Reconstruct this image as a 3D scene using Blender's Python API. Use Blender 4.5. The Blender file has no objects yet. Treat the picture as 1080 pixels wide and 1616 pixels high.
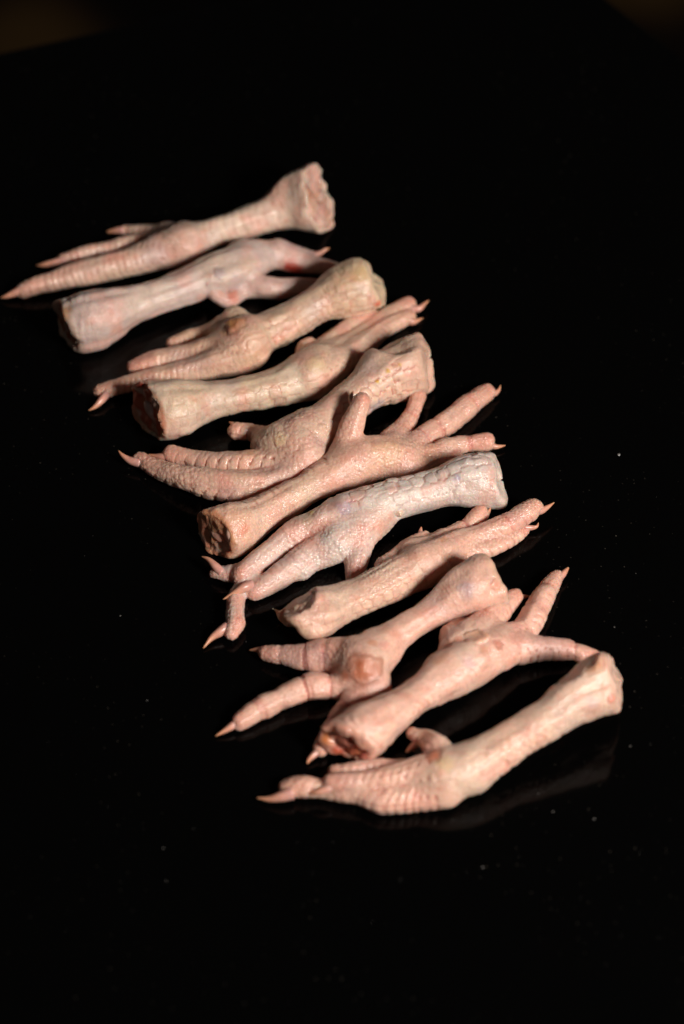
import bpy, math, numpy as np
from mathutils import Vector

# ---------------------------------------------------------------- camera, world, lamps, exposure
S = bpy.context.scene
C = S.collection
PITCH = math.radians(46); DIST = 1.35; LENS = 113.0
FPX = LENS / 36.0 * 1616.0
cp, sp = math.cos(PITCH), math.sin(PITCH)
CAM = np.array([0.0, -DIST * cp, DIST * sp])
FWD = np.array([0.0, cp, -sp]); UPV = np.array([0.0, sp, cp]); RGT = np.array([1.0, 0.0, 0.0])
cd = bpy.data.cameras.new('camera'); cam = bpy.data.objects.new('camera', cd); C.objects.link(cam)
cam.location = CAM; cam.rotation_euler = (math.pi / 2 - PITCH, 0, 0)
cd.lens = LENS; cd.sensor_width = 36; cd.clip_start = 0.05; cd.clip_end = 60
cd.dof.use_dof = True; cd.dof.focus_distance = DIST - 0.012; cd.dof.aperture_fstop = 5.2
S.camera = cam
W = bpy.data.worlds.new("World"); S.world = W; W.use_nodes = True
W.node_tree.nodes['Background'].inputs[0].default_value = (1.0, 0.9, 0.8, 1)
W.node_tree.nodes['Background'].inputs[1].default_value = 0.03
def area(name, loc, target, size, power, col):
    l = bpy.data.lights.new(name, 'AREA'); l.shape = 'DISK'; l.size = size; l.energy = power; l.color = col
    o = bpy.data.objects.new(name, l); C.objects.link(o); o.location = loc
    o.rotation_euler = (Vector(target) - Vector(loc)).to_track_quat('-Z', 'Y').to_euler()
    return o
area('key_lamp', (0.80, -0.84, 0.86), (0.0, -0.03, 0.0), 0.32, 31.0, (1.0, 0.94, 0.885))
S.view_settings.view_transform = 'Standard'; S.view_settings.look = 'None'
S.view_settings.exposure = 0.0; S.view_settings.gamma = 1.0

def unproj(x, y, z):
    """point of the scene at height z seen at photo position x, y (1080 x 1616)"""
    d = FWD + RGT * (x - 540.0) / FPX - UPV * (y - 808.0) / FPX
    t = (z - CAM[2]) / d[2]
    return CAM + d * t
def proj(p):
    q = p - CAM; dep = q @ FWD
    return 540 + q @ RGT / dep * FPX, 808 - q @ UPV / dep * FPX, dep
def place(x, y, r_px, lift_mm):
    z = 0.005 + lift_mm / 1000.0
    for _ in range(4):
        p = unproj(x, y, z); dep = (p - CAM) @ FWD
        r = r_px * dep / FPX; z = r + lift_mm / 1000.0
    return np.array([p[0], p[1], p[2], r])

# ---------------------------------------------------------------- numeric helpers
def hash3(ix, iy, iz, seed):
    h = (ix.astype(np.int64) * 73856093) ^ (iy.astype(np.int64) * 19349663) ^ (iz.astype(np.int64) * 83492791) ^ (seed * 2654435761 & 0x7fffffff)
    h = (h ^ (h >> 13)) * 1274126177 & 0x7fffffff
    h = (h ^ (h >> 15)) * 668265263 & 0x7fffffff
    h = h ^ (h >> 12)
    return (h & 0xffffff) / float(0xffffff)
def vnoise(P, size, seed):
    q = P / size; i = np.floor(q).astype(np.int64); f = q - i; f = f * f * (3 - 2 * f)
    out = np.zeros(len(P))
    for a in (0, 1):
        for b in (0, 1):
            for c in (0, 1):
                w = (f[:, 0] if a else 1 - f[:, 0]) * (f[:, 1] if b else 1 - f[:, 1]) * (f[:, 2] if c else 1 - f[:, 2])
                out += w * hash3(i[:, 0] + a, i[:, 1] + b, i[:, 2] + c, seed)
    return out * 2 - 1
def worley(P, size, seed):
    q = P / size; i = np.floor(q).astype(np.int64)
    f1 = np.full(len(P), 9.0); f2 = np.full(len(P), 9.0); idv = np.zeros(len(P))
    for a in (-1, 0, 1):
        for b in (-1, 0, 1):
            for c in (-1, 0, 1):
                jx, jy, jz = i[:, 0] + a, i[:, 1] + b, i[:, 2] + c
                dx = jx + .15 + .7 * hash3(jx, jy, jz, seed) - q[:, 0]
                dy = jy + .15 + .7 * hash3(jx, jy, jz, seed + 1) - q[:, 1]
                dz = jz + .15 + .7 * hash3(jx, jy, jz, seed + 2) - q[:, 2]
                d = np.sqrt(dx * dx + dy * dy + dz * dz)
                m = d < f1
                f2 = np.where(m, f1, np.minimum(f2, d)); idv = np.where(m, hash3(jx, jy, jz, seed + 5), idv)
                f1 = np.where(m, d, f1)
    return f1, f2, idv
def sstep(a, b, x):
    t = np.clip((x - a) / (b - a), 0, 1); return t * t * (3 - 2 * t)
def smin(a, b, k):
    h = np.clip(0.5 + 0.5 * (b - a) / k, 0, 1)
    return b + (a - b) * h - k * h * (1 - h)
def catmull(pts, n=5):
    P = [2 * pts[0] - pts[1]] + list(pts) + [2 * pts[-1] - pts[-2]]
    out = []
    for i in range(1, len(P) - 2):
        for k in range(n):
            t = k / n
            out.append(0.5 * ((2 * P[i]) + (-P[i-1] + P[i+1]) * t + (2*P[i-1] - 5*P[i] + 4*P[i+1] - P[i+2]) * t*t + (-P[i-1] + 3*P[i] - 3*P[i+1] + P[i+2]) * t**3))
    out.append(P[-2]); return np.array(out)
def surface_nets(F, org, h):
    ins = F < 0
    nx, ny, nz = F.shape
    cnt = np.zeros((nx-1, ny-1, nz-1), np.int8)
    for a in (0, 1):
        for b in (0, 1):
            for c in (0, 1):
                cnt += ins[a:nx-1+a, b:ny-1+b, c:nz-1+c]
    act = (cnt > 0) & (cnt < 8)
    idx = np.full(act.shape, -1, np.int64); I, J, K = np.nonzero(act); idx[I, J, K] = np.arange(len(I))
    acc = np.zeros((len(I), 3)); num = np.zeros(len(I))
    for ax in range(3):
        o = [q for q in range(3) if q != ax]
        for u in (0, 1):
            for v in (0, 1):
                a = [I, J, K]; a[o[0]] = a[o[0]] + u; a[o[1]] = a[o[1]] + v
                b = list(a); b[ax] = b[ax] + 1
                fa = F[a[0], a[1], a[2]]; fb = F[b[0], b[1], b[2]]
                m = (fa < 0) != (fb < 0)
                t = np.where(m, fa / np.where(m, fa - fb, 1), 0)
                pos = np.stack([q.astype(float) for q in a], 1); pos[:, ax] += t
                acc += pos * m[:, None]; num += m
    V = acc / num[:, None] * h + org
    Q = []
    for ax in range(3):
        o1, o2 = (ax + 1) % 3, (ax + 2) % 3
        s0 = [slice(None)] * 3; s1 = [slice(None)] * 3
        s0[ax] = slice(0, -1); s1[ax] = slice(1, None)
        A = ins[tuple(s0)]; B = ins[tuple(s1)]
        E = np.stack(np.nonzero(A != B), 1)
        E = E[(E[:, o1] > 0) & (E[:, o2] > 0) & (E[:, o1] < F.shape[o1]-1) & (E[:, o2] < F.shape[o2]-1)]
        sgn = A[E[:, 0], E[:, 1], E[:, 2]]
        def cell(d1, d2):
            e = E.copy(); e[:, o1] -= d1; e[:, o2] -= d2
            return idx[e[:, 0], e[:, 1], e[:, 2]]
        q = np.stack([cell(1, 1), cell(0, 1), cell(0, 0), cell(1, 0)], 1)
        q[~sgn] = q[~sgn][:, ::-1]
        Q.append(q)
    return V, np.concatenate(Q)
def mesh_np(name, V, Q):
    me = bpy.data.meshes.new(name)
    n = Q.shape[1]
    me.vertices.add(len(V)); me.vertices.foreach_set('co', V.astype(np.float32).ravel())
    me.loops.add(Q.size); me.loops.foreach_set('vertex_index', Q.astype(np.int32).ravel())
    me.polygons.add(len(Q)); me.polygons.foreach_set('loop_start', np.arange(0, Q.size, n, dtype=np.int32))
    me.update(calc_edges=True); me.validate()
    me.polygons.foreach_set('use_smooth', np.ones(len(me.polygons), bool))
    return me
def subdivide(me, lv=1):
    o = bpy.data.objects.new('tmp', me); C.objects.link(o)
    m = o.modifiers.new('s', 'SUBSURF'); m.levels = lv; m.render_levels = lv
    dg = bpy.context.evaluated_depsgraph_get()
    r = bpy.data.meshes.new_from_object(o.evaluated_get(dg))
    bpy.data.objects.remove(o); bpy.data.meshes.remove(me)
    return r
def get_co(me):
    v = np.empty(len(me.vertices) * 3, np.float32); me.vertices.foreach_get('co', v); return v.reshape(-1, 3).astype(float)
def get_no(me):
    v = np.empty(len(me.vertices) * 3, np.float32); me.vertices.foreach_get('normal', v); return v.reshape(-1, 3).astype(float)
def set_col(me, name, col):
    a = me.color_attributes.new(name, 'FLOAT_COLOR', 'POINT')
    c = np.ones((len(me.vertices), 4), np.float32); c[:, :3] = col; a.data.foreach_set('color', c.ravel())

# ---------------------------------------------------------------- materials
def nt(name):
    m = bpy.data.materials.new(name); m.use_nodes = True
    return m, m.node_tree, m.node_tree.nodes['Principled BSDF'], m.node_tree.nodes, m.node_tree.links
def skin_mat():
    m, t, b, N, L = nt('raw_skin')
    a = N.new('ShaderNodeAttribute'); a.attribute_name = 'tint'
    co = N.new('ShaderNodeTexCoord')
    n1 = N.new('ShaderNodeTexNoise'); n1.inputs['Scale'].default_value = 900; n1.inputs['Detail'].default_value = 3
    mp = N.new('ShaderNodeMapRange'); mp.inputs[3].default_value = .84; mp.inputs[4].default_value = 1.12
    L.new(co.outputs['Object'], n1.inputs['Vector']); L.new(n1.outputs[0], mp.inputs[0])
    mx = N.new('ShaderNodeVectorMath'); mx.operation = 'SCALE'
    L.new(a.outputs['Color'], mx.inputs[0]); L.new(mp.outputs[0], mx.inputs['Scale'])
    L.new(mx.outputs[0], b.inputs['Base Color'])
    b.inputs['Subsurface Weight'].default_value = .65
    b.inputs['Subsurface Radius'].default_value = (1.0, .30, .15)
    b.inputs['Subsurface Scale'].default_value = .0042
    b.inputs['Specular IOR Level'].default_value = .3
    b.inputs['Coat Weight'].default_value = .65; b.inputs['Coat Roughness'].default_value = .13
    n2 = N.new('ShaderNodeTexNoise'); n2.inputs['Scale'].default_value = 160
    m2 = N.new('ShaderNodeMapRange'); m2.inputs[1].default_value = .35; m2.inputs[2].default_value = .65; m2.inputs[3].default_value = .42; m2.inputs[4].default_value = .62
    L.new(co.outputs['Object'], n2.inputs['Vector']); L.new(n2.outputs[0], m2.inputs[0]); L.new(m2.outputs[0], b.inputs['Roughness'])
    v = N.new('ShaderNodeTexVoronoi'); v.inputs['Scale'].default_value = 850; v.feature = 'SMOOTH_F1'
    L.new(co.outputs['Object'], v.inputs['Vector'])
    ad = N.new('ShaderNodeMath'); ad.operation = 'MULTIPLY_ADD'; ad.inputs[1].default_value = -.7
    n3 = N.new('ShaderNodeTexNoise'); n3.inputs['Scale'].default_value = 2200; n3.inputs['Detail'].default_value = 2
    L.new(co.outputs['Object'], n3.inputs['Vector'])
    L.new(v.outputs['Distance'], ad.inputs[0]); L.new(n3.outputs[0], ad.inputs[2])
    bp = N.new('ShaderNodeBump'); bp.inputs['Strength'].default_value = .55; bp.inputs['Distance'].default_value = .0004
    L.new(ad.outputs[0], bp.inputs['Height']); L.new(bp.outputs[0], b.inputs['Normal']); L.new(bp.outputs[0], b.inputs['Coat Normal'])
    return m
def flesh_mat():
    m, t, b, N, L = nt('cut_flesh')
    a = N.new('ShaderNodeAttribute'); a.attribute_name = 'tint'
    L.new(a.outputs['Color'], b.inputs['Base Color'])
    b.inputs['Subsurface Weight'].default_value = .3; b.inputs['Subsurface Radius'].default_value = (1, .2, .1); b.inputs['Subsurface Scale'].default_value = .002
    b.inputs['Roughness'].default_value = .28
    co = N.new('ShaderNodeTexCoord'); n = N.new('ShaderNodeTexNoise'); n.inputs['Scale'].default_value = 700; n.inputs['Detail'].default_value = 3
    L.new(co.outputs['Object'], n.inputs['Vector'])
    bp = N.new('ShaderNodeBump'); bp.inputs['Strength'].default_value = .5; bp.inputs['Distance'].default_value = .0006
    L.new(n.outputs[0], bp.inputs['Height']); L.new(bp.outputs[0], b.inputs['Normal'])
    return m
def claw_mat():
    m, t, b, N, L = nt('claw_horn')
    a = N.new('ShaderNodeAttribute'); a.attribute_name = 'tint'
    L.new(a.outputs['Color'], b.inputs['Base Color'])
    b.inputs['Roughness'].default_value = .3; b.inputs['Subsurface Weight'].default_value = .35
    b.inputs['Subsurface Radius'].default_value = (1, .35, .2); b.inputs['Subsurface Scale'].default_value = .002
    return m
def stone_mat():
    m, t, b, N, L = nt('polished_black_granite')
    co = N.new('ShaderNodeTexCoord')
    v = N.new('ShaderNodeTexVoronoi'); v.inputs['Scale'].default_value = 420; v.inputs['Randomness'].default_value = 1
    L.new(co.outputs['Object'], v.inputs['Vector'])
    sz = N.new('ShaderNodeMath'); sz.operation = 'LESS_THAN'; sz.inputs[1].default_value = .14
    L.new(v.outputs['Distance'], sz.inputs[0])
    sep = N.new('ShaderNodeSeparateColor'); L.new(v.outputs['Color'], sep.inputs[0])
    gt = N.new('ShaderNodeMath'); gt.operation = 'POWER'; gt.inputs[1].default_value = 7
    L.new(sep.outputs[0], gt.inputs[0])
    big = N.new('ShaderNodeTexNoise'); big.inputs['Scale'].default_value = 14; L.new(co.outputs['Object'], big.inputs['Vector'])
    bm = N.new('ShaderNodeMapRange'); bm.inputs[1].default_value = .42; bm.inputs[2].default_value = .7; L.new(big.outputs[0], bm.inputs[0])
    m1 = N.new('ShaderNodeMath'); m1.operation = 'MULTIPLY'; L.new(sz.outputs[0], m1.inputs[0]); L.new(gt.outputs[0], m1.inputs[1])
    m2 = N.new('ShaderNodeMath'); m2.operation = 'MULTIPLY'; L.new(m1.outputs[0], m2.inputs[0]); L.new(bm.outputs[0], m2.inputs[1])
    mix = N.new('ShaderNodeMix'); mix.data_type = 'RGBA'
    mix.inputs[6].default_value = (.0008, .0008, .0008, 1); mix.inputs[7].default_value = (.05, .043, .034, 1)
    L.new(m2.outputs[0], mix.inputs[0]); L.new(mix.outputs[2], b.inputs['Base Color'])
    b.inputs['Roughness'].default_value = .11; b.inputs['IOR'].default_value = 1.18
    return m
def bg_mat():
    m, t, b, N, L = nt('mottled_brown_floor')
    co = N.new('ShaderNodeTexCoord'); n = N.new('ShaderNodeTexNoise'); n.inputs['Scale'].default_value = 4.2; n.inputs['Detail'].default_value = 0
    L.new(co.outputs['Object'], n.inputs['Vector'])
    r = N.new('ShaderNodeValToRGB'); e = r.color_ramp.elements
    e[0].position = .47; e[0].color = (.0008, .0004, .0003, 1); e[1].position = .64; e[1].color = (.045, .024, .007, 1)
    k = e.new(.53); k.color = (.005, .002, .0006, 1)
    L.new(n.outputs[0], r.inputs[0]); L.new(r.outputs[0], b.inputs['Base Color']); b.inputs['Roughness'].default_value = .9; b.inputs['Specular IOR Level'].default_value = .1
    return m
M_SKIN, M_FLESH, M_CLAW, M_STONE, M_BG = skin_mat(), flesh_mat(), claw_mat(), stone_mat(), bg_mat()

# ---------------------------------------------------------------- the setting
def prism(name, poly, z0, z1, mat, bevel=0):
    n = len(poly)
    V = [(p[0], p[1], z0) for p in poly] + [(p[0], p[1], z1) for p in poly]
    F = [tuple(range(n))[::-1], tuple(range(n, 2 * n))] + [(i, (i+1) % n, n + (i+1) % n, n + i) for i in range(n)]
    me = bpy.data.meshes.new(name); me.from_pydata(V, [], F); me.materials.append(mat)
    o = bpy.data.objects.new(name, me); C.objects.link(o)
    if bevel:
        b = o.modifiers.new('b', 'BEVEL'); b.width = bevel; b.segments = 4
    return o
l0, l1 = unproj(0, 82, 0)[:2], unproj(370, 2, 0)[:2]
r0, r1 = unproj(962, 0, 0)[:2], unproj(1080, 92, 0)[:2]
dl = (l1 - l0); dr = (r1 - r0)
A = np.stack([dl, -dr], 1); t = np.linalg.solve(A, r0 - l0); corner = l0 + dl * t[0]
dl /= np.linalg.norm(dl); dr /= np.linalg.norm(dr)
pL = corner - dl * 1.3; pR = corner + dr * 1.1
top = prism('countertop', [pL, (pL[0], -1.0), (pR[0], -1.0), pR, corner][::1], -.03, 0, M_STONE, .002)
top['label'] = 'polished black stone worktop with fine pale flecks under the chicken feet'; top['category'] = 'worktop'
fl = prism('floor', [(-6, -6), (6, -6), (6, 8), (-6, 8)], -.95, -.9, M_BG)
fl['kind'] = 'structure'

# ---------------------------------------------------------------- chicken feet
EXTENTS = []
def build_foot(spec, si):
    spec = dict(spec)
    seed = 100 + si * 17
    rng = np.random.RandomState(seed)
    chains = []
    for ci, ch in enumerate(spec['chains']):
        pts = [place(p[0], p[1], p[2], p[3] if len(p) > 3 else 0.0) for p in ch['pts']]
        if ch.get('kind') == 'shank':                     # run past the cut
            for q in range(len(pts)): pts[q][3] *= 1.05 if q < 2 else .93
            d = pts[0][:3] - pts[1][:3]; d /= np.linalg.norm(d)
            e = pts[0].copy(); e[:3] += d * e[3] * .8
            pts = [e] + pts
        if len(pts) == 1: pts = [pts[0], pts[0] + np.array([.0008, 0, 0, 0])]
        c = catmull(pts, 12 if ch.get('pads') else 6)
        seg = np.linalg.norm(np.diff(c[:, :3], axis=0), axis=1)
        s = np.concatenate([[0], np.cumsum(seg)])
        npad = ch.get('pads', 0)
        if npad:                                          # swollen pads with folds between them
            L = s[-1]; m = np.ones(len(s))
            for q in range(1, npad + 1):
                m -= .20 * np.exp(-((s - L * (q - .1) / (npad + .6)) / .0012) ** 2)
            c[:, 3] *= m * 1.04
        dors = np.array(ch.get('dorsal', spec['dorsal']), float); dors /= np.linalg.norm(dors)
        chains.append(dict(pads=npad, c=c, s=s, dors=dors, k=ch.get('k', .0022), kind=ch.get('kind', 'toe')))
    allp = np.concatenate([c['c'] for c in chains])
    mg = .004
    lo = (allp[:, :3] - allp[:, 3:]).min(0) - mg; hi = (allp[:, :3] + allp[:, 3:]).max(0) + mg
    h = .00085
    dims = np.ceil((hi - lo) / h).astype(int) + 1
    F = None
    for ch in chains:
        G = np.full(dims, .02); c = ch['c']
        for a, b in zip(c[:-1], c[1:]):
            R = max(a[3], b[3]) + .0065
            i0 = np.maximum(((np.minimum(a[:3], b[:3]) - R - lo) / h).astype(int), 0)
            i1 = np.minimum(((np.maximum(a[:3], b[:3]) + R - lo) / h).astype(int) + 2, dims)
            X = (np.arange(i0[0], i1[0]) * h + lo[0])[:, None, None]; Y = (np.arange(i0[1], i1[1]) * h + lo[1])[None, :, None]; Z = (np.arange(i0[2], i1[2]) * h + lo[2])[None, None, :]
            d = b[:3] - a[:3]; dd = d @ d + 1e-12
            t = np.clip(((X - a[0]) * d[0] + (Y - a[1]) * d[1] + (Z - a[2]) * d[2]) / dd, 0, 1)
            dist = np.sqrt((X - a[0] - t * d[0])**2 + (Y - a[1] - t * d[1])**2 + (Z - a[2] - t * d[2])**2) - (a[3] + (b[3] - a[3]) * t)
            sl = (slice(i0[0], i1[0]), slice(i0[1], i1[1]), slice(i0[2], i1[2]))
            G[sl] = np.minimum(G[sl], dist)
        if F is None: F = G
        elif ch['kind'] != 'toe': F = smin(F, G, ch['k'])
        else:                                             # broad web at the root, crisp fold further out
            q0 = c[0]
            gx = (np.arange(dims[0]) * h + lo[0] - q0[0])[:, None, None]; gy = (np.arange(dims[1]) * h + lo[1] - q0[1])[None, :, None]; gz = (np.arange(dims[2]) * h + lo[2] - q0[2])[None, None, :]
            kk = ch['k'] * .7 + .0034 * np.exp(-(gx * gx + gy * gy + gz * gz) / (q0[3] * 1.5) ** 2)
            F = smin(F, G, kk)
        if ch['kind'] == 'shank': FS = G
    # cut plane
    cc = place(*spec['cut'][:3], spec['cut'][3])[:3]; n = np.array(spec['cutn'], float); n /= np.linalg.norm(n)
    X, Y, Z = np.meshgrid(*[np.arange(dims[q]) * h + lo[q] for q in range(3)], indexing='ij')
    near = ((X - cc[0])**2 + (Y - cc[1])**2 + (Z - cc[2])**2) < .034**2
    PP = np.stack([X[near], Y[near], Z[near]], 1)
    pl = (PP - cc) @ n + .0018 * vnoise(PP, .009, seed) + .0009 * vnoise(PP, .0038, seed + 1)
    Fn = F[near]
    rim = spec.get('rim', .0017); rec = spec.get('recess', .0028)
    Fl = F.copy()
    skin = -smin(-Fn, -pl, spec.get('round', .0022))
    Fc = Fn + .0008 * vnoise(PP, .004, seed + 2)
    cav = -np.maximum(Fc + rim, -(pl + rec)) if rec > 0 else None
    if cav is not None: skin = -smin(-skin, -cav, .0006)
    for (fx, fy, fr_, fl_, fn, off, kr) in spec.get('facets', []):
        fp = place(fx, fy, fr_, fl_); fn = np.array(fn, float); fn /= np.linalg.norm(fn)
        fpl = (PP - fp[:3]) @ fn - fp[3] * off + .0006 * vnoise(PP, .005, seed + 60) - np.maximum(np.linalg.norm(PP - fp[:3], axis=1) - fp[3] * 1.15, 0) * .9
        skin = -smin(-skin, -fpl, kr); Fc = np.maximum(Fc, fpl + .001)
    for (fx, fy, fr_, fl_) in spec.get('notches', []):
        fp = place(fx, fy, fr_, fl_)
        skin = -smin(-skin, np.linalg.norm(PP - fp[:3], axis=1) - fp[3] + .0008 * vnoise(PP, .003, seed + 61), .0022)
    Fskin = F.copy(); Fskin[near] = skin
    flesh = np.full(F.shape, .01)
    fz = pl + rec * .55 + .0009 * vnoise(PP, .0045, seed + 3) + .0006 * vnoise(PP, .002, seed + 4)
    flesh[near] = np.maximum(np.maximum(Fc + rim * .7, fz), -(pl + rec + .003))
    del X, Y, Z
    root = bpy.data.objects.new('chicken_foot', None); C.objects.link(root); root.empty_display_size = .01
    base = allp[:, :3].mean(0); base[2] = 0; root.location = base
    root['label'] = spec['label']; root['category'] = 'chicken foot'; root['group'] = 'raw chicken feet laid in a row'
    def add(name, me, mat, parent=root):
        me.materials.clear(); me.materials.append(mat)
        o = bpy.data.objects.new(name, me); C.objects.link(o); o.parent = parent
        return o
    # --- skin
    V, Q = surface_nets(Fskin, lo, h)
    V[:, 2] = np.maximum(V[:, 2], .0003)
    me = subdivide(mesh_np('foot_skin', V, Q), 1)
    P = get_co(me); Nn = get_no(me); nv = len(P)
    best = np.full(nv, 9.0); second = np.full(nv, 9.0); ss = np.zeros(nv); ph = np.zeros(nv); rr = np.full(nv, .01); kind = np.zeros(nv, int); tfrac = np.zeros(nv); tocut = np.zeros(nv); cid = np.zeros(nv)
    KI = {'shank': 0, 'toe': 1, 'blob': 2, 'body': 0}
    for ci, ch in enumerate(chains):
        c = ch['c']; cb = np.full(nv, 9.0); cs = np.zeros(nv); cr = np.zeros(nv); cphi = np.zeros(nv)
        for i in range(len(c) - 1):
            a, b = c[i], c[i+1]; d = b[:3] - a[:3]; L2 = d @ d + 1e-12
            t = np.clip((P - a[:3]) @ d / L2, 0, 1)
            w = P - a[:3] - t[:, None] * d
            r = a[3] + (b[3] - a[3]) * t
            dist = np.linalg.norm(w, axis=1) - r
            m = dist < cb
            ax = d / math.sqrt(L2); D = ch['dors'] - ax * (ch['dors'] @ ax); D /= np.linalg.norm(D) + 1e-9; E = np.cross(ax, D)
            phi = np.arctan2(w @ E, w @ D)
            cb = np.where(m, dist, cb); cs = np.where(m, ch['s'][i] + t * math.sqrt(L2), cs); cr = np.where(m, r, cr); cphi = np.where(m, phi, cphi)
        m = cb < best
        second = np.where(m, best, np.minimum(second, cb))
        ss = np.where(m, cs, ss); rr = np.where(m, cr, rr); ph = np.where(m, cphi, ph); kind = np.where(m, KI[ch['kind']], kind)
        tfrac = np.where(m, cs / ch['s'][-1], tfrac); cid = np.where(m, ci, cid)
        best = np.where(m, cb, best)
    blend = sstep(0.0002, .0016, second - best)
    cutd = (P - cc) @ n
    skinz = sstep(.0005, -.003, cutd)                       # fade pattern at the raw rim
    # plates: staggered scutes laid out along and around the leg, in the skin's own two directions
    isS = kind == 0; isT = kind == 1
    two = isS & (spec.get('rows', 2) == 2)
    pw = np.where(isS, spec.get('plate', .0052), spec.get('tplate', .0034))
    rw = np.where(two, spec.get('rw', .0058), .030)
    u = ph * rr + .0006 * vnoise(P, .006, seed + 6)
    su = ss + .0008 * vnoise(P, .006, seed + 7) + np.where(two, 0, np.where(isS, 30.0, 45.0) * u * u)
    qs = su / pw; qu = u / rw + np.where(two, .5, .5)
    g1 = np.full(nv, 9.0); g2 = np.full(nv, 9.0); gid = np.zeros(nv)
    ku = np.floor(qu).astype(int); asp = np.where(two, .95, 1.0)
    for db in (-1, 0, 1):
        kb = ku + db; off = (kb % 2) * .5; ks = np.floor(qs - off).astype(int)
        for da in (-1, 0, 1):
            ka = ks + da
            jx = hash3(ka, kb, cid.astype(int), seed + 50) - .5; jy = hash3(ka, kb, cid.astype(int), seed + 51) - .5
            dx = (ka + .5 + off + .30 * jx - qs); dy = np.where(two, (kb + .5 + .22 * jy - qu) * asp, np.where(db == 0, 0, 3.0))
            d = np.sqrt(dx * dx + dy * dy); m = d < g1
            g2 = np.where(m, g1, np.minimum(g2, d)); gid = np.where(m, hash3(ka, kb, cid.astype(int), seed + 52), gid); g1 = np.where(m, d, g1)
    de = (g2 - g1) * .5 * pw
    halfw = np.where(isS, spec.get('shalf', 1.15), spec.get('thalf', 1.2))
    pm = sstep(halfw + .25, halfw - .2, np.abs(ph) + .28 * vnoise(P, .0045, seed + 8)) * (kind != 2) * blend * spec.get('plates', 1.0)
    pm *= np.where(isT, sstep(1.0, .93, tfrac) * spec.get('tplates', 1.0), 1.0)
    pm *= .5 + .5 * sstep(-.5, .2, vnoise(P, .018, seed + 28))
    groove = np.exp(-(de / .00032) ** 2)
    hplate = -np.where(two | isT, .00028, .00016) * groove + .00034 * np.sqrt(np.clip(de / (pw * .5), 0, 1)) + .00012 * (gid - .5)
    f1, f2, wid = worley(P, spec.get('cell', .0016) * .9, seed)
    edge = f2 - f1
    hret = -.00020 * np.exp(-(edge / .22) ** 2) + .00030 * (1 - f1)
    hret *= spec.get('peb', 1.0) * (0.45 + .55 * sstep(-.4, .4, vnoise(P, .014, seed + 21)))
    smooth_sh = np.where(isS, spec.get('shank_peb', .55), 1.0)
    hh = (pm * hplate * spec.get('pamp', 1.0) + (1 - pm) * hret * smooth_sh) * skinz
    big = .0006 * vnoise(P, .011, seed + 9) + .0004 * vnoise(P, .0048, seed + 10)
    RG = np.stack([ss / .022 + cid * 7.3, np.cos(ph) * 1.5, np.sin(ph) * 1.5], 1)       # tendons and loose skin running along the leg
    wide = sstep(.0003, .0045, second - best)
    big += wide * (np.where(isS, .10, .07) * rr * vnoise(RG, 1.0, seed + 16) + .045 * rr * vnoise(RG * np.array([.8, 2.4, 2.4]), 1.0, seed + 17))
    WN = np.stack([ss / .0016 + cid * 5.1 + .8 * vnoise(P, .004, seed + 18), np.cos(ph) * .9, np.sin(ph) * .9], 1)
    big += wide * (.00013 + .00022 * sstep(-.028, -.006, cutd) * isS) * vnoise(WN, 1.0, seed + 19) * sstep(-.1, .5, vnoise(P, .012, seed + 20)) * (1 - pm * .7)
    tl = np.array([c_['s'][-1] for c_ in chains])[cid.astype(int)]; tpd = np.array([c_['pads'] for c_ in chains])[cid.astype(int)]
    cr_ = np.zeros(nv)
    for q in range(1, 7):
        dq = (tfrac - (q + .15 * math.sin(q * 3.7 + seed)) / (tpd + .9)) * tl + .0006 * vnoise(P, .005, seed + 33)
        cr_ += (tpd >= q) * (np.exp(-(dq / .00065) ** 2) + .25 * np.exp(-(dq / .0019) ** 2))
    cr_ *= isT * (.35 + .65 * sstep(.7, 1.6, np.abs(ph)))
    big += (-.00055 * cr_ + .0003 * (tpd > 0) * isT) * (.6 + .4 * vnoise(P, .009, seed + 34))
    wr = .00025 * (1 - np.abs(vnoise(P * np.array([1.0, .5, .5]), .0035, seed + 11)) * 2) * sstep(-.012, 0, cutd)
    P2 = P + Nn * (hh + big + wr)[:, None]
    P2[:, 2] = np.maximum(P2[:, 2], .0002)
    # vertex colour of the skin
    base_c = np.array(spec['tint']) * 1.06
    col = np.tile(base_c, (nv, 1))
    pink = np.array([.68, .37, .29]); pale = np.array([.70, .56, .44]); lilac = np.array([.44, .31, .31]); yel = np.array([.62, .44, .24])
    def mixc(col, c, w): return col * (1 - w[:, None]) + c * w[:, None]
    a = vnoise(P, .016, seed + 12); b2 = vnoise(P, .007, seed + 13); c3 = vnoise(P, .012, seed + 14)
    col = mixc(col, pale, sstep(0, .8, a) * .5)
    col = mixc(col, pink, np.clip(sstep(.0, .7, b2) * .50 + isT * .30 * spec.get('toepink', 1.0), 0, 1))
    col = mixc(col, lilac, sstep(.2, .7, c3) * (spec.get('lilac', .3) + .08))
    col = mixc(col, np.array([.66, .28, .20]), sstep(.35, .8, vnoise(P, .0042, seed + 24)) * .30)
    col = col * (1 + .07 * vnoise(P, .0018, seed + 25))[:, None]
    col = mixc(col, pink * np.array([1, .85, .8]), sstep(.75, 1.0, tfrac) * isT * .35)
    col = mixc(col, yel, sstep(.3, .9, vnoise(P, .02, seed + 15)) * spec.get('yellow', .2))
    col = col * (1 + pm * (.05 + .10 * (gid - .5)))[:, None] * (1 - pm * groove * .20)[:, None] ** np.array([.45, 1.0, 1.15])
    col = col * (1 + .10 * ((wid - .5) * (1 - pm) * smooth_sh))[:, None]
    col = col * (1 - (1 - pm) * np.exp(-(edge / .16) ** 2) * .12 * smooth_sh)[:, None] ** np.array([.4, 1, 1.1])
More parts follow.
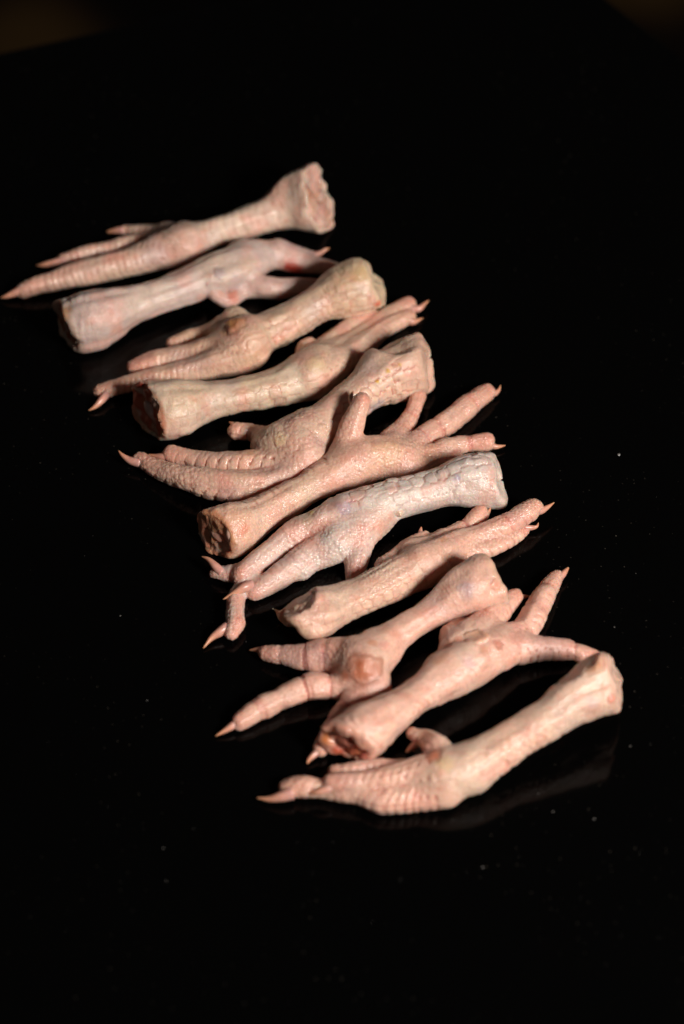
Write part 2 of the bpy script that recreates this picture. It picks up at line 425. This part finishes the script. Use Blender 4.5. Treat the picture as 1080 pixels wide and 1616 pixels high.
    ed = np.empty(len(me.edges) * 2, np.int32); me.edges.foreach_get('vertices', ed); ed = ed.reshape(-1, 2)
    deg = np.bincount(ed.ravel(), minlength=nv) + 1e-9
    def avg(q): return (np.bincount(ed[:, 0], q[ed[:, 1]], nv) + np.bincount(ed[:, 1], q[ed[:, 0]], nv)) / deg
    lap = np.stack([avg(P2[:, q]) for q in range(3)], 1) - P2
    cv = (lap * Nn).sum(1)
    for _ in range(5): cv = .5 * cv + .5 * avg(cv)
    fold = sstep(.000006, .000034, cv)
    col = col * (1 - .34 * fold)[:, None] ** np.array([.3, 1.0, 1.05])  # darker and redder where the surface is concave
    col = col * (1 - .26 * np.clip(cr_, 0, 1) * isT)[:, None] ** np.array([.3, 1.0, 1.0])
    rimc = sstep(-.0022, -.0004, cutd) * (np.linalg.norm(P - cc, axis=1) < .02)
    col = mixc(col, np.array(spec.get('rimc', (.55, .22, .10))), rimc * .6)
    col = np.clip(col, 0, 1) ** 1.1
    px, py, dep = proj(P2)
    for (sx, sy, sr, sc, sw, bump) in spec.get('spots', []):
        near2 = (px - sx)**2 + (py - sy)**2 < 6**2
        if not near2.any(): continue
        i = np.nonzero(near2)[0][np.argmin(dep[near2])]
        R = sr * dep[i] / FPX
        dd = np.linalg.norm(P2 - P2[i], axis=1) + .38 * R * vnoise(P, max(R * .6, .001), seed + 30)
        w = sstep(R * 1.45, R * .35, dd)
        col = mixc(col, np.array(sc), w * sw)
        if bump: bump = bump + 1.2 * abs(bump) * vnoise(P2, .0032, seed + 31)
        if isinstance(bump, np.ndarray) and sc[1] < .25: col = mixc(col, np.array(sc) * .6, np.exp(-((dd - R * 1.05) / (.12 * R + .0002)) ** 2) * sw * .6)
        if isinstance(bump, np.ndarray): P2 += Nn * (bump * .001 * w - .0006 * abs(bump) * np.exp(-((dd - R * 1.1) / .0008)**2))[:, None]
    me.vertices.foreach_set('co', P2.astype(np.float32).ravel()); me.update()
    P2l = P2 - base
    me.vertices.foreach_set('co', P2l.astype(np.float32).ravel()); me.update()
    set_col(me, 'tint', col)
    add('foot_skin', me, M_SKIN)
    # --- cut flesh inside the rim
    V, Q = surface_nets(flesh, lo, h)
    if len(V) > 20 and rec > 0:
        me = subdivide(mesh_np('cut_flesh', V, Q), 1); P = get_co(me)
        w = vnoise(P, .0042, seed + 40); w2 = vnoise(P, .0025, seed + 41); w3 = vnoise(P, .006, seed + 42)
        red = np.array(spec.get('flesh', (.34, .06, .03))); col = np.tile(red, (len(P), 1))
        col = mixc(col, np.array((.62, .40, .32)), sstep(.0, .5, w) * spec.get('pale_flesh', .7))
        col = mixc(col, np.array((.50, .22, .08)), sstep(.1, .6, w3) * .45)
        col = mixc(col, np.array((.26, .04, .03)), sstep(.3, .8, w2) * .4)
        set_col(me, 'tint', col); me.vertices.foreach_set('co', (P - base).astype(np.float32).ravel()); me.update()
        add('cut_flesh', me, M_FLESH)
        # bone end: two pale cartilage knobs
        if spec.get('bone', True):
            side = np.cross(n, [0, 0, 1.0]); side /= np.linalg.norm(side)
            rr0 = place(*spec['cut'][:3], 0)[3]
            th = np.linspace(0, 2 * np.pi, 21)[:-1]; la = np.linspace(-np.pi / 2, np.pi / 2, 13)
            VV = []; up = np.cross(side, n)
            for l in la:
                for q in th:
                    rad = rr0 * .30 * (1 + .25 * math.cos(2 * q) + .08 * math.sin(5 * q + seed))
                    VV.append(cc - n * (rec * .5 + .0012) + side * math.cos(q) * math.cos(l) * rad * 1.2 + up * math.sin(q) * math.cos(l) * rad + n * math.sin(l) * .0022)
            VV = np.array(VV) - base; m_ = len(th)
            QQ = np.array([(i * m_ + j, i * m_ + (j + 1) % m_, (i + 1) * m_ + (j + 1) % m_, (i + 1) * m_ + j) for i in range(len(la) - 1) for j in range(m_)])
            bm_ = mesh_np('bone_end', VV, QQ); set_col(bm_, 'tint', np.tile(np.array(spec.get('bonec', (.5, .33, .27))), (len(bm_.vertices), 1)) * (1 + .2 * vnoise(get_co(bm_), .002, seed))[:, None])
            add('bone_end', bm_, M_FLESH)
    # --- claws
    for cl in spec['claws']:
        pts = [place(p[0], p[1], p[2], p[3] if len(p) > 3 else 1.0) for p in cl]
        c = catmull(pts, 6); nr = len(c); ns = 14; VV = []
        up0 = np.array([0, -.4, 1.0])
        for i in range(nr):
            T = c[min(i + 1, nr - 1), :3] - c[max(i - 1, 0), :3]; T /= np.linalg.norm(T) + 1e-12
            B = np.cross(T, up0); B /= np.linalg.norm(B); U = np.cross(B, T)
            rad = max(c[i, 3], .00008)
            for q in range(ns):
                an = 2 * math.pi * q / ns
                vy = math.sin(an); vy = vy if vy > 0 else vy * .75
                VV.append(c[i, :3] + B * math.cos(an) * rad * .85 + U * vy * rad * 1.1)
        VV = np.array(VV)
        QQ = [(i * ns + j, i * ns + (j + 1) % ns, (i + 1) * ns + (j + 1) % ns, (i + 1) * ns + j) for i in range(nr - 1) for j in range(ns)]
        VV[:, 2] = np.maximum(VV[:, 2], .0002)
        me = bpy.data.meshes.new('claw'); me.from_pydata([tuple(v) for v in VV - base], [], QQ + [tuple(range(ns))[::-1], tuple(range((nr - 1) * ns, nr * ns))])
        me.polygons.foreach_set('use_smooth', np.ones(len(me.polygons), bool))
        tt = np.repeat(np.linspace(0, 1, nr), ns)
        c0 = np.array(spec.get('claw0', (.55, .29, .25))); c1 = np.array(spec.get('claw1', (.60, .27, .14)))
        colc = c0 * (1 - tt[:, None]) + c1 * tt[:, None]
        colc = colc * (1 + .15 * vnoise(VV * np.array([1, 1, 1]), .0012, seed))[:, None]
        set_col(me, 'tint', colc); add('claw', me, M_CLAW)
    me = None
    print('foot', si, nv, 'verts')
    EXTENTS.append((si, [(ch['c']) for ch in chains]))
    return root

T = lambda pts, **k: dict(pts=pts, kind='toe', **k)
BD = lambda pts, **k: dict(pts=pts, kind='body', **{**dict(k=.004), **k})
SH = lambda pts, **k: dict(pts=pts, kind='shank', **k)
B = lambda pts, **k: dict(pts=pts, kind='blob', **{**dict(k=.004), **k})
BEIGE = (.56, .42, .30); PINKB = (.62, .42, .33); GREY = (.56, .46, .39)
FEET = [
 dict(label='farthest chicken foot of the row, long toes pointing left, cut end raised at right',
  dorsal=(0, -.7, .6), tint=(.60, .45, .36), yellow=.15, lilac=.3, plate=.0036, tplate=.0030, rows=1, pamp=.6,
  chains=[SH([(504,312,53,0),(470,318,44),(434,334,32,2),(385,352,25,4),(330,370,26,3),(285,386,31,1),(255,396,28)]),
   B([(497,290,26,10)], k=.005),
   T([(290,385,32,1),(252,399,28),(193,417,23),(119,434,19),(62,450,15),(38,458,11)]),
   T([(290,372,20,4),(245,381,18),(178,394,15),(133,403,14),(101,411,11)]),
   T([(270,366,16,3),(235,366,13,1),(207,364,11),(194,364,9)])],
  claws=[[(52,453,10),(30,460,8),(12,467,4.5),(1,470,.8)],[(104,412,9),(88,415,8),(70,418,5),(57,419,.8)],[(196,364,8),(184,364,6,1),(169,366,2)]],
  cut=(512,310,40,0), cutn=(.93,-.12,.36), flesh=(.60,.34,.27), rimc=(.64,.44,.36), pale_flesh=1.0, recess=.0022,
  spots=[]),
 dict(label='second farthest chicken foot, cut end at left, splayed pink toes behind the tan one',
  dorsal=(0, .5, .9), tint=(.58, .45, .40), lilac=.5, plates=.25, peb=.5, shank_peb=.25, pamp=.6,
  chains=[SH([(112,512,42,0),(150,503,45),(195,486,36,1),(236,473,30,2),(277,459,28,2),(315,443,32,1),(350,430,37),(388,416,35),(420,405,25)]),
   B([(108,492,17,10)], k=.003),
   T([(385,405,26,3),(430,402,22,1),(472,414,17),(512,421,13),(535,425,10)]),
   T([(380,430,26,0),(404,449,20),(433,455,18),(470,453,14),(500,450,10)]),
   T([(440,392,14,6),(470,400,10,4),(498,404,7,3)]),
   T([(392,455,15,0),(362,474,12,1),(342,467,11,4),(328,451,9,7)])],
  claws=[[(494,404,6,4),(505,400,5,5),(514,394,3,7),(520,392,.8,8)],[(329,450,5,12),(323,444,3.5,13),(319,439,.8,13)]],
  cut=(104,516,40,0), cutn=(-.80,-.45,-.12), flesh=(.40,.10,.04), rimc=(.52,.36,.26), recess=.0016, rim=.0026,
  spots=[(98,488,14,(.40,.20,.10),.8,0),(350,425,10,(.34,.27,.31),.5,.25),(460,430,16,(.45,.04,.02),.9,0),(370,462,10,(.55,.14,.08),.6,0),(395,412,16,(.62,.36,.18),.3,0)]),
 dict(label='tan chicken foot, third farthest, with a brown callus and one clawed toe reaching left',
  dorsal=(0, -.95, .15), tint=(.61, .44, .32), yellow=.35, lilac=.2, tplate=.0026, plate=.0036, rows=2, rw=.0045, shank_peb=.3, pamp=.6,
  chains=[SH([(578,450,40,4),(550,458,40,4),(515,473,33,4),(465,502,32,2),(420,524,36,0),(380,540,36,0),(350,553,25,0)]),
   B([(372,505,22,6),(352,520,16,4)]),
   B([(572,436,26,12)], k=.005),
   T([(385,535,34,2),(342,549,24,1),(298,560,20),(244,571,17),(214,580,12)]),
   T([(390,550,36,0),(350,570,27),(298,585,20),(253,594,17),(218,602,14),(182,612,13),(160,618,11)]),
   T([(350,520,18,2),(322,527,13),(295,534,12),(272,542,10)])],
  claws=[[(168,622,8,1),(160,632,7),(150,642,4),(140,648,.8)]],
  cut=(592,450,38,4), cutn=(.86,.2,.42), rimc=(.62,.46,.30), recess=0,
  spots=[(368,506,16,(.34,.12,.03),.8,.8),(355,512,14,(.36,.16,.05),.6,0),(600,485,7,(.6,.12,.06),.8,0),(570,425,14,(.55,.36,.14),.5,0)]),
 dict(label='fourth farthest chicken foot, raw red cut end facing left, toes reaching to the right',
  dorsal=(0, -.95, -.1), tint=(.61, .46, .34), yellow=.2, lilac=.2, plate=.0052, rw=.0052, pamp=.7, dim=1, peb=.5, shank_peb=.25,
  chains=[SH([(240,648,45,0),(270,645,46),(320,634,37,1),(370,626,31,2),(430,612,34,1),(470,598,38),(500,582,36),(528,572,26)]),
   T([(490,592,38,1),(515,580,32,2),(545,564,23,2),(578,541,18),(613,514,15),(645,500,11)]),
   T([(500,570,28,3),(525,556,20,2),(560,535,14,1),(600,505,13),(628,489,14),(645,480,13)]),
   T([(500,560,18,1),(533,531,15),(566,509,14),(586,498,12)]),
   T([(480,570,18,3),(478,549,12,3),(488,541,10,4)]),
   B([(498,572,22,6)])],
  claws=[[(640,504,8),(652,508,6,1),(668,502,.8,2)],[(650,488,8,1),(662,487,6,2),(670,480,3.5,3),(677,474,.8,4)],[(588,499,8),(597,498,5),(604,493,1)]],
  cut=(232,650,46,0), cutn=(-.84,-.50,.12), pale_flesh=.9, flesh=(.54,.13,.07), rimc=(.50,.14,.06), recess=.0022, bonec=(.60,.42,.38),
  spots=[(502,570,16,(.62,.46,.26),.6,.2),(224,615,10,(.5,.05,.03),.8,0)]),
 dict(label='fifth farthest chicken foot, long pebbly toes curling left, yellow flecks on its shank',
  dorsal=(0, -.9, .0), tint=(.63, .44, .34), yellow=.15, lilac=.25, plate=.0055, tplate=.0046, cell=.0023, peb=1.05, rows=2, pamp=1.25,
  chains=[SH([(655,572,44,2),(625,582,44,3),(585,610,36,4),(550,638,35,3),(510,670,38,1),(470,702,42)]),
   B([(490,685,38,1),(450,702,38),(425,705,28)]),
   T([(480,720,34,2),(450,730,27,2),(405,732,22,2),(358,732,19,2),(313,726,16,1),(270,716,14,1)], dorsal=(0,-1,.15)),
   T([(470,740,30,0),(432,760,24),(387,768,25),(343,765,24),(298,756,21),(254,742,16),(222,726,12)], dorsal=(0,-.7,-.8)),
   T([(430,694,20,2),(400,683,14,1),(374,681,14,1)])],
  claws=[[(274,720,9,2),(258,721,7,2),(246,720,4.5,2),(234,717,.8,3)],[(222,731,9,1),(206,727,7,2),(194,719,4,4),(187,711,.8,6)],[(378,676,6,4),(370,671,5,5),(362,666,1.2,6)]],
  cut=(672,567,44,2), cutn=(.95,.0,.26), rimc=(.62,.40,.30), recess=0, facets=[(648,568,44,2,(-.35,.3,.85),.72,.003)],
  spots=[(602,600,3.5,(.6,.34,.04),.9,.3),(618,585,3.5,(.6,.34,.04),.8,.2),(635,573,3,(.6,.36,.06),.7,.1),(600,645,14,(.36,.34,.40),.5,0),(436,692,12,(.66,.48,.26),.5,.3),(400,705,12,(.5,.2,.08),.4,0)]),
 dict(label='chicken foot lying sole up mid row, back toe raised, other toes spread to the right',
  dorsal=(0, .55, .7), tint=(.66, .42, .32), lilac=.12, yellow=.15, plate=.0036, rows=1, shalf=.6, cell=.0015, tplate=.004, peb=.9, shank_peb=.8,
  chains=[SH([(338,842,40,0),(365,834,41),(400,818,35),(440,796,30,1),(480,774,28,2),(520,752,31,2),(560,734,35,1)]),
   B([(550,735,36),(590,722,36),(630,722,30)]),
   T([(545,712,22,7),(553,683,20,13),(564,655,17,19),(570,634,14,23)], dorsal=(0,1,-.5)),
   T([(615,705,24,1),(636,677,15,1),(652,650,13,3),(661,626,11,4)], pads=2, dorsal=(0,1,-.8)),
   T([(640,715,22),(672,689,18),(705,668,18),(737,641,17),(768,619,13)], pads=4, dorsal=(0,.6,-.9)),
   T([(640,735,22),(666,723,18),(693,714,17),(725,703,15),(768,697,13)], pads=4, dorsal=(0,.6,-.9)),
   T([(640,745,20),(680,735,16),(720,722,12)], dorsal=(0,.6,-.9))],
  claws=[[(560,642,7,21),(555,632,6,22),(555,624,4,23),(558,617,.8,24)],[(770,623,7),(780,621,6,1),(787,616,3.5,2),(790,608,.8,4)],[(768,700,7),(782,705,5,1),(798,703,.8,2)]],
  cut=(338,845,40,0), cutn=(-.72,-.65,.16), flesh=(.68,.28,.17), rimc=(.60,.22,.08), recess=.0009, pale_flesh=.9, bonec=(.58,.30,.22),
  spots=[(618,708,24,(.64,.40,.22),.4,.25),(392,833,12,(.6,.16,.08),.55,0),(372,815,16,(.66,.34,.22),.5,0)]),
 dict(label='pale grey scaly chicken foot mid row, claws at lower left, spur pointing down',
  dorsal=(0, .0, 1), tint=(.62, .52, .46), tplates=.4, lilac=.3, yellow=.1, plate=.0064, tplate=.0028, cell=.0017, peb=.9, rows=2, pamp=1.0, shalf=1.35,
  chains=[SH([(775,758,40,1),(742,758,42,2),(700,768,35,4),(655,780,31,5),(612,790,34,4),(570,803,37,2),(530,818,33,1),(498,834,26,1)]),
   B([(578,826,32),(545,850,30)]),
   T([(540,815,28,4),(510,826,26,4),(478,838,23,3),(445,857,20,2),(410,884,18,2),(382,908,15,2)]),
   T([(590,812,34,1),(540,842,30),(495,871,24),(463,893,21),(435,913,19),(405,934,16)]),
   B([(530,860,30),(495,885,18),(478,898,16)], k=.003),
   T([(400,918,14,0),(378,935,13),(372,955,14),(371,983,16),(365,1000,13)], dorsal=(-1,.3,.2)),
   T([(400,903,14,0),(368,905,13),(348,905,11),(338,906,9)], dorsal=(0,.2,1)),
   T([(575,830,30,2),(567,865,21,1),(562,893,18),(559,912,14)], dorsal=(1,0,.3))],
  claws=[[(358,990,10,1),(348,997,9,1),(334,1007,5.5,1),(321,1023,.8,1)],[(396,924,10,4),(385,928,9,5),(369,937,5.5,5),(352,946,.8,5)],[(350,904,9,2),(340,894,8,4),(329,883,4.5,6),(318,878,.8,7)]],
  cut=(788,758,42,1), cutn=(.97,.10,.14), rimc=(.60,.48,.40), recess=0,
  spots=[(752,722,10,(.55,.45,.4),.3,-.7),(488,803,5,(.62,.40,.04),.9,.5),(480,810,16,(.44,.32,.20),.5,0),(545,795,14,(.42,.34,.42),.5,0),(635,815,7,(.6,.42,.28),.6,.9),(722,760,6,(.34,.28,.42),.55,0),(558,890,16,(.55,.24,.18),.4,0)]),
 dict(label='chicken foot with blunt skin-covered end at left, thin toes reaching to the upper right',
  dorsal=(0, -.95, -.25), tint=(.65, .44, .34), lilac=.12, yellow=.15, plate=.0042, rows=2, rw=.0045, cell=.0015, peb=1.1, shank_peb=.9, pamp=.7,
  chains=[SH([(462,975,36,0),(487,970,41),(530,956,35),(580,937,32,1),(630,912,34),(672,892,32)]),
   T([(665,892,32,1),(702,873,26,1),(735,855,20,1),(767,842,17,2),(797,830,16,3),(827,812,15,4),(844,800,12,5)], pads=3, dorsal=(0,-1,-.4)),
   T([(700,885,18,0),(750,870,16),(785,860,14),(812,847,11),(830,836,7)]),
   T([(650,872,22,2),(680,859,16,2),(708,846,14,1),(738,831,14,1),(758,812,13,2)], pads=3),
   T([(610,893,16,5),(632,872,12,4),(652,857,12,3),(671,846,9,3)])],
  claws=[[(843,806,9,5),(854,806,7,5),(865,800,4,6),(875,793,.8,7)],[(825,833,6,1),(838,833,5,1),(847,831,3,2),(850,825,.8,3)],[(757,818,7,2),(768,812,5.5,3),(775,801,1,5)],[(664,845,6,4),(664,838,4,5),(665,832,1.5,6)]],
  cut=(456,982,40,0), cutn=(-.66,-.62,-.42), flesh=(.42,.16,.08), rimc=(.62,.42,.28), recess=.002, rim=.0045, facets=[(470,974,40,0,(-.50,.45,.74),.42,.0012)],
  spots=[(490,955,20,(.60,.33,.25),.6,-.4),(458,1003,10,(.42,.2,.1),.6,0),(700,845,8,(.62,.28,.14),.5,0)]),
 dict(label='chicken foot lying sole up with a round orange-brown callus, three spread toes at lower left',
  dorsal=(0, .5, -.8), tint=(.68, .43, .34), lilac=.2, yellow=.05, cell=.0015, peb=.7, shank_peb=.6, plate=.004, toepink=.8,
  chains=[SH([(772,918,40,4),(745,928,41,4),(705,951,33,4),(668,974,27,4),(632,998,28,3),(600,1022,34,1),(575,1045,38)]),
   B([(600,1030,34),(572,1052,39),(590,1072,28)]),
   T([(555,1040,32),(520,1035,27),(486,1038,22),(450,1034,17),(422,1031,12)], pads=3),
   T([(560,1075,24),(527,1085,18),(492,1084,21),(453,1098,18),(409,1119,17),(378,1138,14)], pads=4),
   T([(590,1085,24),(560,1105,20),(540,1125,15),(520,1155,14),(506,1182,12)], pads=2),
   B([(612,1012,17,9),(602,1020,16,7)], k=.003),
   B([(765,902,28,12)], k=.004), B([(790,935,22,4)], k=.003)],
  claws=[[(424,1029,8),(410,1026,6,1),(393,1026,.8,1)],[(372,1142,8),(360,1150,6),(340,1162,.8)],[(505,1184,7),(495,1192,6),(488,1199,4),(485,1205,1.5)]],
  cut=(788,915,42,4), cutn=(.86,.25,.34), rimc=(.64,.42,.30), recess=0,
  spots=[(573,1053,27,(.42,.13,.06),.9,.10),(580,1058,9,(.55,.22,.12),.5,0),(562,1045,7,(.36,.08,.03),.5,0),(612,1015,10,(.60,.22,.18),.5,0),(590,1008,9,(.55,.18,.08),.5,0),(508,1040,14,(.52,.3,.28),.4,0),(735,925,14,(.36,.30,.34),.5,0),(790,925,11,(.62,.26,.18),.6,.8),(538,1068,8,(.5,.14,.07),.5,0)]),
 dict(label='second nearest chicken foot, torn cut end at lower left, toes fanned to the right',
  dorsal=(0, -.9, -.2), tint=(.68, .44, .35), lilac=.2, yellow=.05, plate=.0032, rows=1, cell=.0015, peb=.7, shank_peb=.5,
  chains=[SH([(552,1170,42,2),(585,1148,41,3),(628,1119,33,4),(662,1095,32,3),(700,1070,37,1),(740,1048,40)]),
   BD([(700,1062,34),(730,1050,37),(760,1036,35),(785,1028,30)]),
   T([(720,1020,26,4),(715,1000,19,3),(729,986,15,2)]),
   T([(748,1005,28,3),(768,985,23,2),(788,963,18,2),(814,941,12,2)], pads=2),
   T([(790,1010,24,2),(826,997,20),(845,964,19),(859,938,17),(878,911,12)], pads=3, dorsal=(1,-.3,0)),
   T([(770,1030,32,1),(815,1023,25),(863,1024,18),(901,1027,15),(940,1036,10)], pads=3)],
  claws=[[(812,944,6,1),(824,942,5,1),(836,941,1.5,1)],[(880,914,8,1),(888,907,6.5,2),(893,901,4.5,3),(897,896,2,4)]],
  rim=.0042, notches=[(538,1198,15,9),(512,1180,9,10)], cut=(546,1176,42,2), cutn=(-.45,-.86,-.04), flesh=(.58,.15,.09), rimc=(.56,.24,.16), recess=.002, bonec=(.56,.20,.14),
  folds=1, spots=[(700,1012,10,(.60,.22,.14),.6,-.5),(722,1003,8,(.60,.22,.14),.6,-.5),(770,1020,9,(.6,.26,.16),.6,-.4),(540,1186,15,(.50,.09,.04),.9,0),(565,1192,14,(.46,.08,.05),.85,0),(513,1170,12,(.55,.18,.05),.9,0),(745,1040,12,(.46,.26,.28),.5,0),(752,1000,18,(.62,.30,.18),.6,.6),(790,1010,8,(.5,.14,.08),.6,-.5),(690,1035,14,(.60,.28,.16),.5,0)]),
 dict(label='nearest chicken foot of the row, knuckle at right, overlapping clawed toes at left',
  dorsal=(0, -.95, .0), tint=(.66, .45, .35), lilac=.12, yellow=.15, plate=.0034, tplate=.0033, rows=2, rw=.0042, shalf=1.15, thalf=1.6, cell=.0017, peb=.9, shank_peb=.5, pamp=.85,
  chains=[SH([(954,1082,45,8),(915,1098,42,9),(870,1130,35,9),(825,1160,32,7),(782,1186,36,4),(740,1210,40,1),(705,1220,38)]),
   BD([(740,1212,38),(705,1226,36),(665,1234,28)]),
   B([(935,1056,26,20)], k=.005), B([(968,1098,26,6)], k=.004),
   T([(700,1210,30,3),(652,1219,24,4),(607,1230,20,4),(566,1234,17,4),(524,1235,14,4)]),
   T([(700,1245,28),(660,1256,22),(607,1262,20),(563,1253,17),(519,1246,15),(478,1242,17),(452,1243,13)]),
   T([(640,1215,18,2),(590,1212,14,2),(560,1216,14,2),(530,1218,12,2)]),
   T([(690,1180,22,6),(675,1168,16,5),(658,1162,12,5),(650,1157,9,5)])],
  claws=[[(530,1240,9,5),(512,1247,8,5),(498,1251,5,5),(485,1252,.8,5)],[(462,1252,12,1),(445,1257,10,1),(425,1261,5.5,1),(405,1259,.8,2)],[(660,1172,7,5),(650,1180,6,4),(641,1187,1.5,4)]],
  cut=(972,1076,44,8), cutn=(.93,.02,.24), rimc=(.64,.42,.33), recess=0, facets=[(930,1078,45,8,(-.62,.35,.70),.74,.002)],
  spots=[(682,1185,12,(.62,.16,.06),.7,-.4),(940,1110,12,(.42,.36,.36),.4,0),(972,1105,7,(.64,.22,.16),.7,.2),(935,1045,14,(.62,.26,.12),.6,-.5),(700,1200,14,(.66,.46,.24),.5,0)]),
]
for i, f in enumerate(FEET):
    build_foot(f, i)

# ---------------------------------------------------------------- loose crumbs and droplets on the stone
rg = np.random.RandomState(4); VV = []; FF = []
spots = [(977,716,2.2), (190,971,1.2), (232,1105,1.0), (938,1292,1.4), (873,1280,1.3), (762,1368,1.4), (995,1177,1.3), (258,1338,1.2), (970,989,1.0), (263,1390,.9), (520,1262,.9), (850,1252,.8)]
for _ in range(60): spots.append((rg.uniform(60, 1060), rg.uniform(780, 1500), rg.uniform(.25, .5)))
for (x, y, r) in spots:
    p = place(x, y, r, 0); b = len(VV)
    for k in range(3):
        for q in range(6):
            a = q * math.pi / 3 + k * .5; rr_ = p[3] * (1, .85, .35)[k] * rg.uniform(.7, 1.3)
            VV.append((p[0] + rr_ * math.cos(a), p[1] + rr_ * math.sin(a), (.00005, .5, .9)[k] * (p[3] if k else 1)))
    for k in range(2):
        for q in range(6): FF.append((b + k*6 + q, b + k*6 + (q+1) % 6, b + k*6 + 6 + (q+1) % 6, b + k*6 + 6 + q))
    FF.append(tuple(range(b + 12, b + 18)))
me = bpy.data.meshes.new('crumbs'); me.from_pydata(VV, [], FF)
mm, t, bs, N, L = nt('pale_crumb'); bs.inputs['Base Color'].default_value = (.14, .13, .12, 1); bs.inputs['Roughness'].default_value = .3
me.materials.append(mm); o = bpy.data.objects.new('crumbs', me); C.objects.link(o); o['kind'] = 'stuff'
o['label'] = 'tiny pale crumbs and droplets scattered over the black worktop'; o['category'] = 'crumbs'
